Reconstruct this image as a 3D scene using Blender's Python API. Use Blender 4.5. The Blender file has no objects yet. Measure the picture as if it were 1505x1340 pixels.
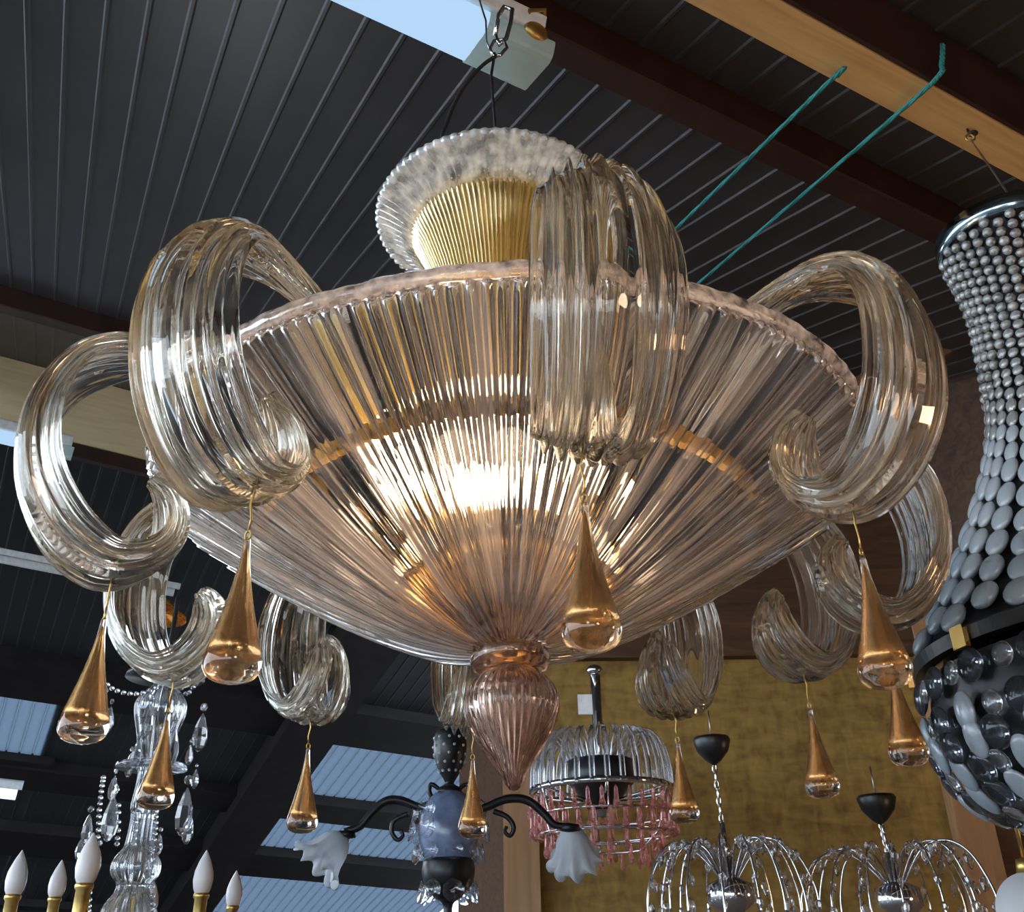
import bpy, math, random
import numpy as np
from mathutils import Matrix, Vector, Euler
random.seed(7)
PI = math.pi
C = bpy.context.scene.collection
scene = bpy.context.scene

# ------------------------------------------------------------------ camera
F = 1414.23
R = 0.40                      # bowl rim radius (m)
ZR = 2.10                     # rim height
CAM = Vector((-0.0086 * R, -2.5425 * R, ZR - 1.2363 * R))
MR = (Matrix.Rotation(-0.0125, 3, 'Z') @ Matrix.Rotation(0.4919, 3, 'X') @ Matrix.Rotation(0.0181, 3, 'Y'))

def raydir(px, py):
    return MR @ Vector(((px - 752.5) / F, 1.0, -(py - 670.0) / F))

def at(px, py, Y):            # point of the plane y=Y seen at a pixel
    d = raydir(px, py)
    return CAM + d * ((Y - CAM.y) / d.y)

def atd(px, py, depth):       # point at a distance in front of the camera
    return CAM + raydir(px, py) * depth

cam = bpy.data.cameras.new('camera')
co = bpy.data.objects.new('camera', cam)
C.objects.link(co)
cam.sensor_width = 36.0
cam.lens = F * 36.0 / 1505.0
rx, fy, uz = MR.col[0], MR.col[1], MR.col[2]
m = Matrix.Identity(4)
for i in range(3):
    m[i][0] = rx[i]; m[i][1] = uz[i]; m[i][2] = -fy[i]; m[i][3] = CAM[i]
co.matrix_world = m
cam.clip_start = 0.02
scene.camera = co

# ------------------------------------------------------------------ mesh helpers
class MB:
    def __init__(s):
        s.v = []; s.f = []
    def add(s, verts, faces):
        b = len(s.v)
        s.v.extend([tuple(p) for p in verts])
        s.f.extend([tuple(b + i for i in q) for q in faces])
        return s
    def grid(s, rows, close_u=False, close_v=False):
        n = len(rows); mm = len(rows[0])
        vs = [p for r in rows for p in r]; fs = []
        for i in range(n if close_u else n - 1):
            i2 = (i + 1) % n
            for j in range(mm if close_v else mm - 1):
                j2 = (j + 1) % mm
                fs.append((i * mm + j, i * mm + j2, i2 * mm + j2, i2 * mm + j))
        return s.add(vs, fs)
    def lathe(s, prof, n=32, mod=None, closed=False, cap=False, ctr=(0, 0, 0)):
        # prof: (r, z); mod(i, theta) -> (dr, dz)
        rows = []
        for k in range(n):
            t = 2 * PI * k / n
            row = []
            for i, (r, z) in enumerate(prof):
                dr, dz = mod(i, t) if mod else (0, 0)
                row.append((ctr[0] + (r + dr) * math.sin(t), ctr[1] - (r + dr) * math.cos(t), ctr[2] + z + dz))
            rows.append(row)
        s.grid(rows, close_u=True, close_v=closed)
        if cap:
            mm = len(prof); b = len(s.v) - n * mm
            s.f.append(tuple(b + k * mm for k in range(n)))
            s.f.append(tuple(b + k * mm + mm - 1 for k in reversed(range(n))))
        return s
    def box(s, ctr, size, mat=None):
        x, y, z = [d / 2 for d in size]
        vs = [Vector((a * x, b * y, c * z)) for a in (-1, 1) for b in (-1, 1) for c in (-1, 1)]
        if mat is not None:
            vs = [mat @ p for p in vs]
        c = Vector(ctr)
        return s.add([p + c for p in vs], [(0, 1, 3, 2), (4, 6, 7, 5), (0, 4, 5, 1), (2, 3, 7, 6), (0, 2, 6, 4), (1, 5, 7, 3)])
    def tube(s, pts, rad, n=10, cap=True):
        pts = [Vector(p) for p in pts]; N = len(pts)
        rr = rad if hasattr(rad, '__len__') else [rad] * N
        rows = []; pu = None
        for i in range(N):
            t = (pts[min(i + 1, N - 1)] - pts[max(i - 1, 0)]).normalized()
            if pu is None:
                u = t.cross(Vector((0, 0, 1)))
                if u.length < 0.05: u = t.cross(Vector((1, 0, 0)))
            else:
                u = pu - t * pu.dot(t)
            u.normalize(); pu = u; w = t.cross(u)
            rows.append([pts[i] + (u * math.cos(2 * PI * k / n) + w * math.sin(2 * PI * k / n)) * rr[i] for k in range(n)])
        s.grid(rows, close_v=True)
        if cap:
            b = len(s.v) - N * n
            s.f.append(tuple(b + k for k in reversed(range(n))))
            s.f.append(tuple(b + (N - 1) * n + k for k in range(n)))
        return s
    def ball(s, ctr, rad, seg=12, rings=8, mat=None):
        rad = rad if hasattr(rad, '__len__') else (rad,) * 3
        c = Vector(ctr); vs = []
        for i in range(1, rings):
            a = PI * i / rings
            for k in range(seg):
                t = 2 * PI * k / seg
                p = Vector((rad[0] * math.sin(a) * math.cos(t), rad[1] * math.sin(a) * math.sin(t), rad[2] * math.cos(a)))
                vs.append(p)
        vs += [Vector((0, 0, rad[2])), Vector((0, 0, -rad[2]))]
        if mat is not None: vs = [mat @ p for p in vs]
        fs = []
        for i in range(rings - 2):
            for k in range(seg):
                k2 = (k + 1) % seg
                fs.append((i * seg + k, (i + 1) * seg + k, (i + 1) * seg + k2, i * seg + k2))
        T = len(vs) - 2; B = T + 1; l = (rings - 2) * seg
        for k in range(seg):
            k2 = (k + 1) % seg
            fs.append((T, k, k2)); fs.append((l + k, B, l + k2))
        return s.add([p + c for p in vs], fs)
    def xf(s, mat, start=0):
        for i in range(start, len(s.v)):
            s.v[i] = tuple(mat @ Vector(s.v[i]))
        return s
    def build(s, name, mat, parent=None, smooth=True, loc=None):
        me = bpy.data.meshes.new(name)
        me.from_pydata(s.v, [], s.f)
        me.validate()
        if smooth:
            me.polygons.foreach_set('use_smooth', [True] * len(me.polygons))
        me.materials.append(mat)
        me.update()
        o = bpy.data.objects.new(name, me)
        C.objects.link(o)
        if parent is not None: o.parent = parent
        if loc is not None: o.location = loc
        return o

def tag(o, label=None, cat=None, group=None, kind=None):
    if label: o['label'] = label
    if cat: o['category'] = cat
    if group: o['group'] = group
    if kind: o['kind'] = kind
    return o

def thing(name, loc, label, cat, group=None, rot=None):
    o = bpy.data.objects.new(name, None)
    C.objects.link(o)
    o.location = loc
    if rot is not None: o.rotation_euler = rot
    o.empty_display_size = 0.05
    return tag(o, label, cat, group)

def dup(o, parent=None, loc=None, rot=None, scl=None):
    c = o.copy()
    C.objects.link(c)
    if parent is not None: c.parent = parent
    if loc is not None: c.location = loc
    if rot is not None: c.rotation_euler = rot
    if scl is not None: c.scale = scl
    return c

def copy_tree(o, parent=None):
    c = o.copy(); C.objects.link(c)
    if parent is not None: c.parent = parent
    for chd in list(o.children):
        copy_tree(chd, c)
    return c

def spline(pts, n):
    P = [np.array(p, float) for p in pts]
    out = []; N = len(P)
    for i in range(n):
        t = i / (n - 1) * (N - 1); k = min(int(t), N - 2); u = t - k
        p0 = P[max(k - 1, 0)]; p1 = P[k]; p2 = P[k + 1]; p3 = P[min(k + 2, N - 1)]
        out.append(0.5 * ((2 * p1) + (-p0 + p2) * u + (2 * p0 - 5 * p1 + 4 * p2 - p3) * u * u + (-p0 + 3 * p1 - 3 * p2 + p3) * u ** 3))
    return out

# ------------------------------------------------------------------ materials
def newmat(name):
    mt = bpy.data.materials.new(name); mt.use_nodes = True
    nt = mt.node_tree
    for n in list(nt.nodes): nt.nodes.remove(n)
    out = nt.nodes.new('ShaderNodeOutputMaterial')
    return mt, nt, out

def node(nt, typ, **kw):
    n = nt.nodes.new(typ)
    for k, v in kw.items():
        if k in n.inputs: n.inputs[k].default_value = v
        else: setattr(n, k, v)
    return n

def pbsdf(nt, col, rough=.5, metal=0., spec=.5):
    b = nt.nodes.new('ShaderNodeBsdfPrincipled')
    b.inputs['Base Color'].default_value = (*col, 1)
    b.inputs['Roughness'].default_value = rough
    b.inputs['Metallic'].default_value = metal
    b.inputs['Specular IOR Level'].default_value = spec
    return b

def plain(name, col, rough=.5, metal=0., spec=.5, var=0.12, scale=30.):
    mt, nt, out = newmat(name)
    b = pbsdf(nt, col, rough, metal, spec)
    tc = nt.nodes.new('ShaderNodeTexCoord')
    nz = node(nt, 'ShaderNodeTexNoise'); nz.inputs['Scale'].default_value = scale; nz.inputs['Detail'].default_value = 4
    nt.links.new(tc.outputs['Object'], nz.inputs['Vector'])
    rp = nt.nodes.new('ShaderNodeValToRGB')
    rp.color_ramp.elements[0].position = .3; rp.color_ramp.elements[1].position = .7
    rp.color_ramp.elements[0].color = (*[c * (1 - var) for c in col], 1)
    rp.color_ramp.elements[1].color = (*[min(1, c * (1 + var)) for c in col], 1)
    nt.links.new(nz.outputs['Fac'], rp.inputs['Fac'])
    nt.links.new(rp.outputs['Color'], b.inputs['Base Color'])
    nt.links.new(b.outputs[0], out.inputs[0])
    return mt

def glass(name, col, rough=.03, ior=1.46, transp=.2, haze=.08, hcol=None, fleck=0., sc=60., tcol=None, streak=None):
    """hand blown glass: refracting glass, a straight-through share, a little milky haze for gold dust and painted-in whitish reflections"""
    mt, nt, out = newmat(name)
    g = node(nt, 'ShaderNodeBsdfGlass'); g.inputs['Color'].default_value = (*col, 1)
    g.inputs['Roughness'].default_value = rough; g.inputs['IOR'].default_value = ior
    cur = g.outputs[0]
    if transp > 0:
        t = node(nt, 'ShaderNodeBsdfTransparent'); t.inputs['Color'].default_value = (*(tcol or col), 1)
        mx = node(nt, 'ShaderNodeMixShader'); mx.inputs[0].default_value = transp
        nt.links.new(cur, mx.inputs[1]); nt.links.new(t.outputs[0], mx.inputs[2]); cur = mx.outputs[0]
    if haze > 0:
        hc = hcol or col
        d = node(nt, 'ShaderNodeBsdfDiffuse'); d.inputs['Color'].default_value = (*hc, 1)
        tl = node(nt, 'ShaderNodeBsdfTranslucent'); tl.inputs['Color'].default_value = (*hc, 1)
        a = node(nt, 'ShaderNodeMixShader'); a.inputs[0].default_value = .5
        nt.links.new(d.outputs[0], a.inputs[1]); nt.links.new(tl.outputs[0], a.inputs[2])
        mx = node(nt, 'ShaderNodeMixShader'); mx.inputs[0].default_value = haze
        if fleck > 0:
            tc = nt.nodes.new('ShaderNodeTexCoord')
            nz = node(nt, 'ShaderNodeTexNoise'); nz.inputs['Scale'].default_value = sc; nz.inputs['Detail'].default_value = 6
            if streak == 'x':       # gold dust drawn out along the length of a leaf
                mp = node(nt, 'ShaderNodeMapping'); mp.inputs['Scale'].default_value = (6, .35, .35)
                nt.links.new(tc.outputs['Object'], mp.inputs['Vector']); nt.links.new(mp.outputs[0], nz.inputs['Vector'])
            elif streak == 'radial':  # streaks along the ribs: gold dust plus rib reflections put into colour
                gr = node(nt, 'ShaderNodeTexGradient'); gr.gradient_type = 'RADIAL'
                nt.links.new(tc.outputs['Object'], gr.inputs['Vector'])
                sx = node(nt, 'ShaderNodeSeparateXYZ'); nt.links.new(tc.outputs['Object'], sx.inputs[0])
                cb_ = node(nt, 'ShaderNodeCombineXYZ')
                ma = node(nt, 'ShaderNodeMath', operation='MULTIPLY'); ma.inputs[1].default_value = 5.0
                nt.links.new(gr.outputs['Fac'], ma.inputs[0]); nt.links.new(ma.outputs[0], cb_.inputs[0])
                mz = node(nt, 'ShaderNodeMath', operation='MULTIPLY'); mz.inputs[1].default_value = .12
                nt.links.new(sx.outputs[2], mz.inputs[0]); nt.links.new(mz.outputs[0], cb_.inputs[1])
                nt.links.new(cb_.outputs[0], nz.inputs['Vector'])
            else:
                nt.links.new(tc.outputs['Object'], nz.inputs['Vector'])
            mr = node(nt, 'ShaderNodeMapRange')
            mr.inputs['From Min'].default_value = .46 if streak else .35; mr.inputs['From Max'].default_value = .64 if streak else .7
            mr.inputs['To Min'].default_value = haze * (1 - fleck); mr.inputs['To Max'].default_value = min(1, haze * (1 + fleck))
            nt.links.new(nz.outputs['Fac'], mr.inputs['Value']); nt.links.new(mr.outputs['Result'], mx.inputs[0])
        nt.links.new(cur, mx.inputs[1]); nt.links.new(a.outputs[0], mx.inputs[2]); cur = mx.outputs[0]
    nt.links.new(cur, out.inputs[0])
    return mt

def emis(name, col, strength):
    mt, nt, out = newmat(name)
    e = node(nt, 'ShaderNodeEmission'); e.inputs['Color'].default_value = (*col, 1); e.inputs['Strength'].default_value = strength
    nt.links.new(e.outputs[0], out.inputs[0])
    return mt

def wood(name, c1, c2, axis_scale=(1.2, 14, 14), rough=.6, knots=True):
    mt, nt, out = newmat(name)
    b = pbsdf(nt, c1, rough, 0, .3)
    tc = nt.nodes.new('ShaderNodeTexCoord'); mp = nt.nodes.new('ShaderNodeMapping')
    mp.inputs['Scale'].default_value = axis_scale
    nt.links.new(tc.outputs['Object'], mp.inputs['Vector'])
    nz = node(nt, 'ShaderNodeTexNoise'); nz.inputs['Scale'].default_value = 1.6; nz.inputs['Detail'].default_value = 8; nz.inputs['Distortion'].default_value = 1.2
    nt.links.new(mp.outputs[0], nz.inputs['Vector'])
    rp = nt.nodes.new('ShaderNodeValToRGB')
    rp.color_ramp.elements[0].position = .3; rp.color_ramp.elements[1].position = .72
    rp.color_ramp.elements[0].color = (*c2, 1); rp.color_ramp.elements[1].color = (*c1, 1)
    nt.links.new(nz.outputs['Fac'], rp.inputs['Fac'])
    nt.links.new(rp.outputs[0], b.inputs['Base Color'])
    bp = node(nt, 'ShaderNodeBump'); bp.inputs['Strength'].default_value = .15
    nt.links.new(nz.outputs['Fac'], bp.inputs['Height']); nt.links.new(bp.outputs[0], b.inputs['Normal'])
    nt.links.new(b.outputs[0], out.inputs[0])
    return mt

def osb(name):
    mt, nt, out = newmat(name)
    b = pbsdf(nt, (.3, .2, .06), .7, 0, .25)
    tc = nt.nodes.new('ShaderNodeTexCoord')
    cur = None
    for k, (s, ang) in enumerate((((9, 30, 30), .5), ((28, 9, 12), -.7))):
        mp = nt.nodes.new('ShaderNodeMapping'); mp.inputs['Scale'].default_value = s; mp.inputs['Rotation'].default_value = (.0, ang, .3)
        nt.links.new(tc.outputs['Object'], mp.inputs['Vector'])
        vo = node(nt, 'ShaderNodeTexNoise'); vo.inputs['Scale'].default_value = .8; vo.inputs['Detail'].default_value = 5; vo.inputs['Distortion'].default_value = .8
        nt.links.new(mp.outputs[0], vo.inputs['Vector'])
        rp = nt.nodes.new('ShaderNodeValToRGB')
        el = rp.color_ramp.elements
        el[0].position = .3; el[1].position = .72
        el[0].color = (.13, .075, .020, 1); el[1].color = (.38, .245, .070, 1)
        e = el.new(.5); e.color = (.26, .162, .043, 1)
        nt.links.new(vo.outputs['Fac'], rp.inputs['Fac'])
        if cur is None: cur = rp.outputs[0]
        else:
            mx = node(nt, 'ShaderNodeMix'); mx.data_type = 'RGBA'; mx.inputs[0].default_value = .5
            nt.links.new(cur, mx.inputs[6]); nt.links.new(rp.outputs[0], mx.inputs[7]); cur = mx.outputs[2]
    nt.links.new(cur, b.inputs['Base Color'])
    nt.links.new(b.outputs[0], out.inputs[0])
    return mt

M = {}
M['bowl'] = glass('bowl_glass', (1, .975, .955), rough=.006, transp=.06, haze=.13, hcol=(1, .87, .81), fleck=1.0, sc=36, tcol=(1, .96, .92), streak='radial')  # haze streaks paint bright and dark rib reflections into the glass
M['rim'] = glass('rim_glass', (1, .96, .94), rough=.02, transp=.10, haze=.32, hcol=(.92, .82, .78), fleck=.8, sc=70)
M['arm'] = glass('leaf_glass', (1, .985, .955), rough=.004, transp=.03, haze=.085, hcol=(1, .80, .52), fleck=1.0, sc=26, streak='x')
M['dish'] = glass('dish_glass', (.97, .98, 1), rough=.03, transp=.10, haze=.42, hcol=(.80, .85, .87), fleck=.8, sc=50)
M['amber'] = glass('amber_glass', (1, .66, .30), rough=.06, transp=.10, haze=.34, hcol=(.85, .50, .16), fleck=.3)
M['cup'] = glass('glow_cup_glass', (1, .82, .50), rough=.08, transp=.18, haze=.42, hcol=(.78, .52, .19), fleck=.4)  # bulb glow off gold, put into an amber glass colour
M['throat'] = glass('amber_throat_glass', (1, .88, .58), rough=.05, transp=.12, haze=.42, hcol=(.60, .46, .19), fleck=.55, sc=26, streak='radial')
M['drop'] = glass('drop_glass', (1, .94, .88), rough=.0, transp=.05, haze=.015, hcol=(1, .9, .8))
M['core'] = glass('drop_core_glass', (.96, .78, .54), rough=.08, transp=.15, haze=.12, hcol=(.70, .42, .15), fleck=.5)
_nt = M['core'].node_tree; _o = [n for n in _nt.nodes if n.type == 'OUTPUT_MATERIAL'][0]; _c = _o.inputs[0].links[0].from_socket
_g = pbsdf(_nt, (.74, .50, .22), .24, 1.0); _m = node(_nt, 'ShaderNodeMixShader'); _m.inputs[0].default_value = .36
_nt.links.new(_c, _m.inputs[1]); _nt.links.new(_g.outputs[0], _m.inputs[2]); _nt.links.new(_m.outputs[0], _o.inputs[0])
M['finial'] = glass('finial_glass', (.95, .86, .81), rough=.01, transp=.08, haze=.14, hcol=(.40, .27, .21), fleck=.2)
M['crystal'] = glass('crystal_glass', (.97, .98, 1), rough=.0, ior=1.55, transp=.05, haze=.05, hcol=(.8, .85, .9))
M['pink'] = glass('pink_crystal_glass', (1, .78, .76), rough=.02, ior=1.5, transp=.12, haze=.22, hcol=(.90, .52, .50))
M['greybead'] = plain('grey_bead_glass', (.22, .235, .245), .12, .22, .9, .6, 90)
M['darkbead'] = glass('smoke_bead_glass', (.60, .62, .66), rough=.03, ior=1.5, transp=.1, haze=.10, hcol=(.35, .38, .42))
M['greyoval'] = plain('grey_oval_glass', (.25, .29, .33), .22, 0, .7, .25, 40)
M['gold'] = plain('polished_gold', (.80, .52, .18), .24, 1.0, .5, .15, 40)
M['brass'] = plain('dull_brass', (.50, .35, .12), .38, 1.0, .5, .2, 40)
M['chrome'] = plain('chrome', (.75, .76, .78), .10, 1.0, .5, .05, 40)
M['bluesteel'] = plain('blue_chrome', (.40, .55, .66), .14, 1.0, .5, .1, 40)
M['blackiron'] = plain('black_iron', (.012, .012, .014), .38, .2, .5, .3, 60)
M['blackcord'] = plain('black_cord', (.01, .01, .012), .6)
M['wire'] = plain('steel_wire', (.42, .42, .42), .35, 1.0)
M['bulb'] = emis('lit_bulb', (1, .77, .52), 90)
M['candle'] = plain('frosted_bulb_glass', (.72, .68, .68), .35, 0, .5, .04)
M['whiteshade'] = glass('white_glass', (.95, .97, 1), rough=.3, transp=.05, haze=.8, hcol=(.78, .82, .86))
M['ceramic'] = plain('blue_ceramic', (.16, .20, .32), .2, 0, .6, .35, 18)
M['tube'] = emis('fluorescent_diffuser', (.50, .73, 1), .78)
M['tubefar'] = emis('far_fluorescent', (.75, .9, 1), 1.3)
M['cap'] = glass('diffuser_end_cap', (.85, .95, .92), rough=.3, transp=.15, haze=.7, hcol=(.75, .85, .80))
M['capwhite'] = plain('white_plastic', (.75, .78, .80), .4, 0, .4)
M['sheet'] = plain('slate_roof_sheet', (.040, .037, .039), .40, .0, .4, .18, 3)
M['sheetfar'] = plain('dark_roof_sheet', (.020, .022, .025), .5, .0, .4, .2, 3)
M['steelbeam'] = plain('dark_red_steel', (.034, .013, .010), .55, .0, .3, .3, 5)
M['fariron'] = plain('far_dark_steel', (.012, .009, .009), .6, 0, .25, .3, 5)
M['timber'] = wood('pine_beam', (.66, .41, .17), (.50, .28, .10))
M['glulam'] = wood('pale_glulam', (.80, .66, .38), (.68, .54, .30))
M['post'] = wood('pine_post', (.42, .24, .12), (.30, .16, .08), (14, 14, 1.2))
M['darkwood'] = wood('dark_wood', (.10, .05, .024), (.05, .024, .012), (2, 14, 14))
M['osb'] = osb('osb_board')
M['midwood'] = wood('mid_brown_wood', (.20, .11, .05), (.13, .065, .03), (2, 14, 14))
M['rope'] = plain('teal_rope', (.03, .22, .21), .7, 0, .3, .4, 300)
M['concrete'] = plain('concrete_floor', (.11, .10, .095), .8, 0, .3, .15, 2)
mt, nt, out = newmat('translucent_skylight')
tr = node(nt, 'ShaderNodeBsdfTranslucent'); tr.inputs['Color'].default_value = (.046, .060, .080, 1)
df = node(nt, 'ShaderNodeBsdfDiffuse'); df.inputs['Color'].default_value = (.07, .09, .11, 1)
mx = node(nt, 'ShaderNodeMixShader'); mx.inputs[0].default_value = .35
nt.links.new(tr.outputs[0], mx.inputs[1]); nt.links.new(df.outputs[0], mx.inputs[2]); nt.links.new(mx.outputs[0], out.inputs[0])
M['skylight'] = mt

# ------------------------------------------------------------------ the hall: sloping tin roof
B = Vector((0.88781695, 0.45683057, -0.05555987)).normalized()   # along the beams
NN = Vector((0.17609654, -0.22570044, 0.9581489)).normalized()   # roof normal
CC = NN.cross(B).normalized()                                      # up the slope
H = 1.9
def rp(u, v, h=H):             # point on a plane parallel to the roof, h above the camera
    return CAM + B * u + CC * v + NN * h
def on_roof(px, py, h=H):
    d = raydir(px, py); return CAM + d * (h / d.dot(NN))
def roof_uv(p):
    q = p - CAM; return q.dot(B), q.dot(CC)

V_RIDGE = 9.3
def corrug(name, org, du, dv, dn, u0, u1, v0, v1, mat, pitch=.118, hgt=-.0055):
    mb = MB(); us = []
    u = u0; k = 0
    while u < u1:
        for f, hh in ((0, 0), (.80, 0), (.85, 1), (.93, 1), (.98, 0)):
            us.append((u + f * pitch, hh * hgt))
        u += pitch; k += 1
    for vv0, vv1 in ((v0, v1),):
        rows = [[org + du * a + dv * vv + dn * hh for a, hh in us] for vv in (vv0, vv1)]
        mb.grid(rows)
    return mb.build(name, mat, smooth=False)
o = corrug('ceiling', CAM + NN * H, B, CC, NN, -7.5, 3.7, -4.2, V_RIDGE, M['sheet'])
tag(o, 'near slope of the corrugated slate grey tin roof overhead', 'ceiling', kind='structure')
# far slope: same direction on plan, falling away from the ridge
RID = CAM + NN * H + CC * V_RIDGE
C2 = Vector((CC.x, CC.y, -CC.z)); C2 = (C2 - B * C2.dot(B)).normalized()
N2 = B.cross(C2).normalized()
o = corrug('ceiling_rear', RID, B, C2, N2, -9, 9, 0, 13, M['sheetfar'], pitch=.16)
tag(o, 'far slope of the dark tin roof beyond the ridge', 'ceiling', kind='structure')
def on_far(px, py, h=0.):
    d = raydir(px, py); o_ = RID - N2 * h
    return CAM + d * ((o_ - CAM).dot(N2) / d.dot(N2))
def far_uv(p):
    q = p - RID; return q.dot(B), q.dot(C2)

def beam(name, u0, u1, v0, v1, h0, h1, mat, label, kind='structure', bevel=.006):
    """a straight beam along the roof; h0/h1 = height of its under and upper face"""
    mb = MB(); q = bevel
    sec = [(v0 + q, h0), (v1 - q, h0), (v1, h0 + q), (v1, h1), (v0, h1), (v0, h0 + q)]
    o_ = bpy.data.objects.new(name, None)
    # local frame: x along beam
    L = u1 - u0
    rows = [[(x, v - v0, h - h0) for v, h in sec] for x in (0, L)]
    mb.grid(rows, close_v=True)
    mb.f.append(tuple(range(5, -1, -1))); mb.f.append(tuple(range(6, 12)))
    bpy.data.objects.remove(o_)
    ob = mb.build(name, mat, smooth=False)
    p = rp(u0, v0, h0)
    mw = Matrix.Identity(4)
    for i in range(3):
        mw[i][0] = B[i]; mw[i][1] = CC[i]; mw[i][2] = NN[i]; mw[i][3] = p[i]
    ob.matrix_world = mw
    tag(ob, label, 'beam', kind=kind)
    return ob

hT = 1.72   # under face of the timbers
kT = hT
timber = beam('timber_beam', -6, 3.55, .912 * hT, .997 * hT, hT, hT + .12, M['timber'], 'orange pine purlin crossing the top right corner with a teal rope over it')
beam('steel_beam', -6, 3.55, .912 * hT - .014, .912 * hT - .001, hT - .004, .912 * hT / .854, M['steelbeam'], 'thin dark strip along the near side of the orange pine purlin', bevel=.001)  # thin dark strip on the near face of the purlin
beam('steel_beam', -6, 3.55, .912 * hT + .012, .997 * hT - .01, hT + .121, H - .002, M['steelbeam'], 'dark steel purlin resting on the orange pine purlin', bevel=.002)
beam('steel_beam', -6, 3.55, 1.108 * H, 1.233 * 1.80, 1.80, H - .002, M['steelbeam'], 'dark red steel purlin just behind the near fluorescent lamp')
beam('steel_beam', -6, 3.55, 3.2 * H, 3.51 * 1.78, 1.78, H - .002, M['steelbeam'], 'dark red steel purlin above the pale timber at far left')
# pale laminated beam at the left: vertical face towards the viewer
pu, pv = roof_uv(on_roof(0, 522)); 
hg = H - .55
beam('laminated_beam', -7, 3.5, pv, pv + .12, H - .50, H - .004, M['glulam'], 'pale laminated timber beam behind the leaf arms at far left')
beam('steel_beam', -7, 3.5, pv - .01, pv + .16, H - .60, H - .502, M['steelbeam'], 'red brown steel edge under the pale laminated beam')

# ------------------------------------------------------------------ far slope: purlins, rafter, skylights
def farbeam(px0, py0, px1, py1, name, label, u0, u1, hh=.16):
    s0 = far_uv(on_far(px0, py0))[1]; s1 = far_uv(on_far(px1, py1))[1]
    a, b_ = min(s0, s1), max(s0, s1)
    mb = MB()
    rows = [[RID + B * u + C2 * s - N2 * h for s, h in ((a - .03, -.04), (a - .03, hh), (b_ + .03, hh), (b_ + .03, -.04))] for u in (u0, u1)]
    mb.grid(rows, close_v=True); mb.f.append((3, 2, 1, 0)); mb.f.append((4, 5, 6, 7))
    ob = mb.build(name, M['fariron'], smooth=False)
    tag(ob, label, 'beam', kind='structure')
    return a, b_
b1 = farbeam(500, 1030, 500, 1078, 'steel_beam', 'dark purlin of the far roof slope above the blue skylights', -8, 8)
b2 = farbeam(500, 1172, 500, 1196, 'steel_beam', 'dark purlin of the far roof slope between the blue skylights', -8, 8)
b3 = farbeam(500, 1254, 500, 1284, 'steel_beam', 'lowest dark purlin of the far roof slope', -8, 8)
def leak_strip(s0, s1, u0, u1, label, hh=.12):  # dark strips added where sky leaked past the skylight edges
    rows = [[RID + B * u + C2 * q - N2 * h for q, h in ((s0, -.04), (s0, hh), (s1, hh), (s1, -.04))] for u in (u0, u1)]
    mb = MB().grid(rows, close_v=True); mb.f.append((3, 2, 1, 0)); mb.f.append((4, 5, 6, 7))
    tag(mb.build('steel_beam', M['fariron'], smooth=False), label, 'beam', kind='structure')
leak_strip(b3[1] + 2.12, b3[1] + 2.3, -9, 8.6, 'dark strip added to close the sky leak below the lowest blue skylight strip')  # added to block the sky leak near the far eaves
# diagonal rafter
ua = far_uv(on_far(470, 1080))[0]; ub = far_uv(on_far(395, 1080))[0]
mb = MB()
rows = [[RID + B * u + C2 * s - N2 * h for u, h in ((ub, -.04), (ub, .34), (ua + .06, .34), (ua + .06, -.04))] for s in (.3, 12.9)]
mb.grid(rows, close_v=True); mb.f.append((0, 1, 2, 3)); mb.f.append((7, 6, 5, 4))
tag(mb.build('steel_rafter', M['fariron'], smooth=False), 'dark steel rafter running diagonally beside the blue skylights', 'beam', kind='structure')
def skylight(n, u0, u1, s0, s1, label):
    o = corrug('window_%d' % n, RID - N2 * .012, B, C2, N2, u0, u1, s0, s1, M['skylight'], pitch=.16, hgt=.02)
    tag(o, label, 'skylight', kind='structure')
for k, (a, b_) in enumerate(((b1[1], b2[0]), (b2[1], b3[0]), (b3[1], b3[1] + 2.2))):
    skylight(k + 1, ua + .02, 8, a + .01, b_ - .01, ['upper', 'middle', 'lowest'][k] + ' translucent blue skylight strip of the far roof')
s_a = far_uv(on_far(40, 1012))[1]; s_b = far_uv(on_far(40, 1110))[1]
M['skylight4'] = M['skylight']
leak_strip(s_b - .06, s_b + .12, far_uv(on_far(-300, 1060))[0], far_uv(on_far(100, 1060))[0], 'short dark strip added to close the sky leak under the small pale skylight sheet')  # added to block the sky leak at the sheet's lower edge
skylight(4, far_uv(on_far(-260, 1060))[0], far_uv(on_far(75, 1060))[0], s_a, s_b, 'small pale skylight sheet at the far left of the far roof')
# the dark sheets must not sit over the skylights: cut them by building the far slope in bands
bpy.data.objects.remove(bpy.data.objects['ceiling_rear'])
first = True
uL = ua; s1_, s3_ = b1[1], b3[1] + 2.2
u4a, u4b = far_uv(on_far(-260, 1060))[0], far_uv(on_far(75, 1060))[0]
mbs = MB()
def sheet(u0, u1, s0, s1):
    t = corrug('tmp', RID, B, C2, N2, u0, u1, s0, s1, M['sheetfar'], pitch=.16)
    b = len(mbs.v); mbs.v.extend([tuple(v.co) for v in t.data.vertices]); mbs.f.extend([tuple(b + i for i in p.vertices) for p in t.data.polygons])
    bpy.data.objects.remove(t)
sheet(-9, 8.6, 0, min(s_a, s1_))
lo, hi = min(s_a, s1_), max(s_a, s1_)
sheet(u4b, ua, lo, s3_); sheet(-9, u4a, lo, s3_)
if s1_ > lo: sheet(ua, 8.6, lo, s1_)
if s_a > lo: sheet(u4a, u4b, lo, s_a)
sheet(u4a, u4b, s_b, s3_)
sheet(-9, 8.6, s3_, 13)
tag(mbs.build('ceiling_rear', M['sheetfar'], smooth=False), 'far slope of the dark tin roof beyond the ridge', 'ceiling', kind='structure')

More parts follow.
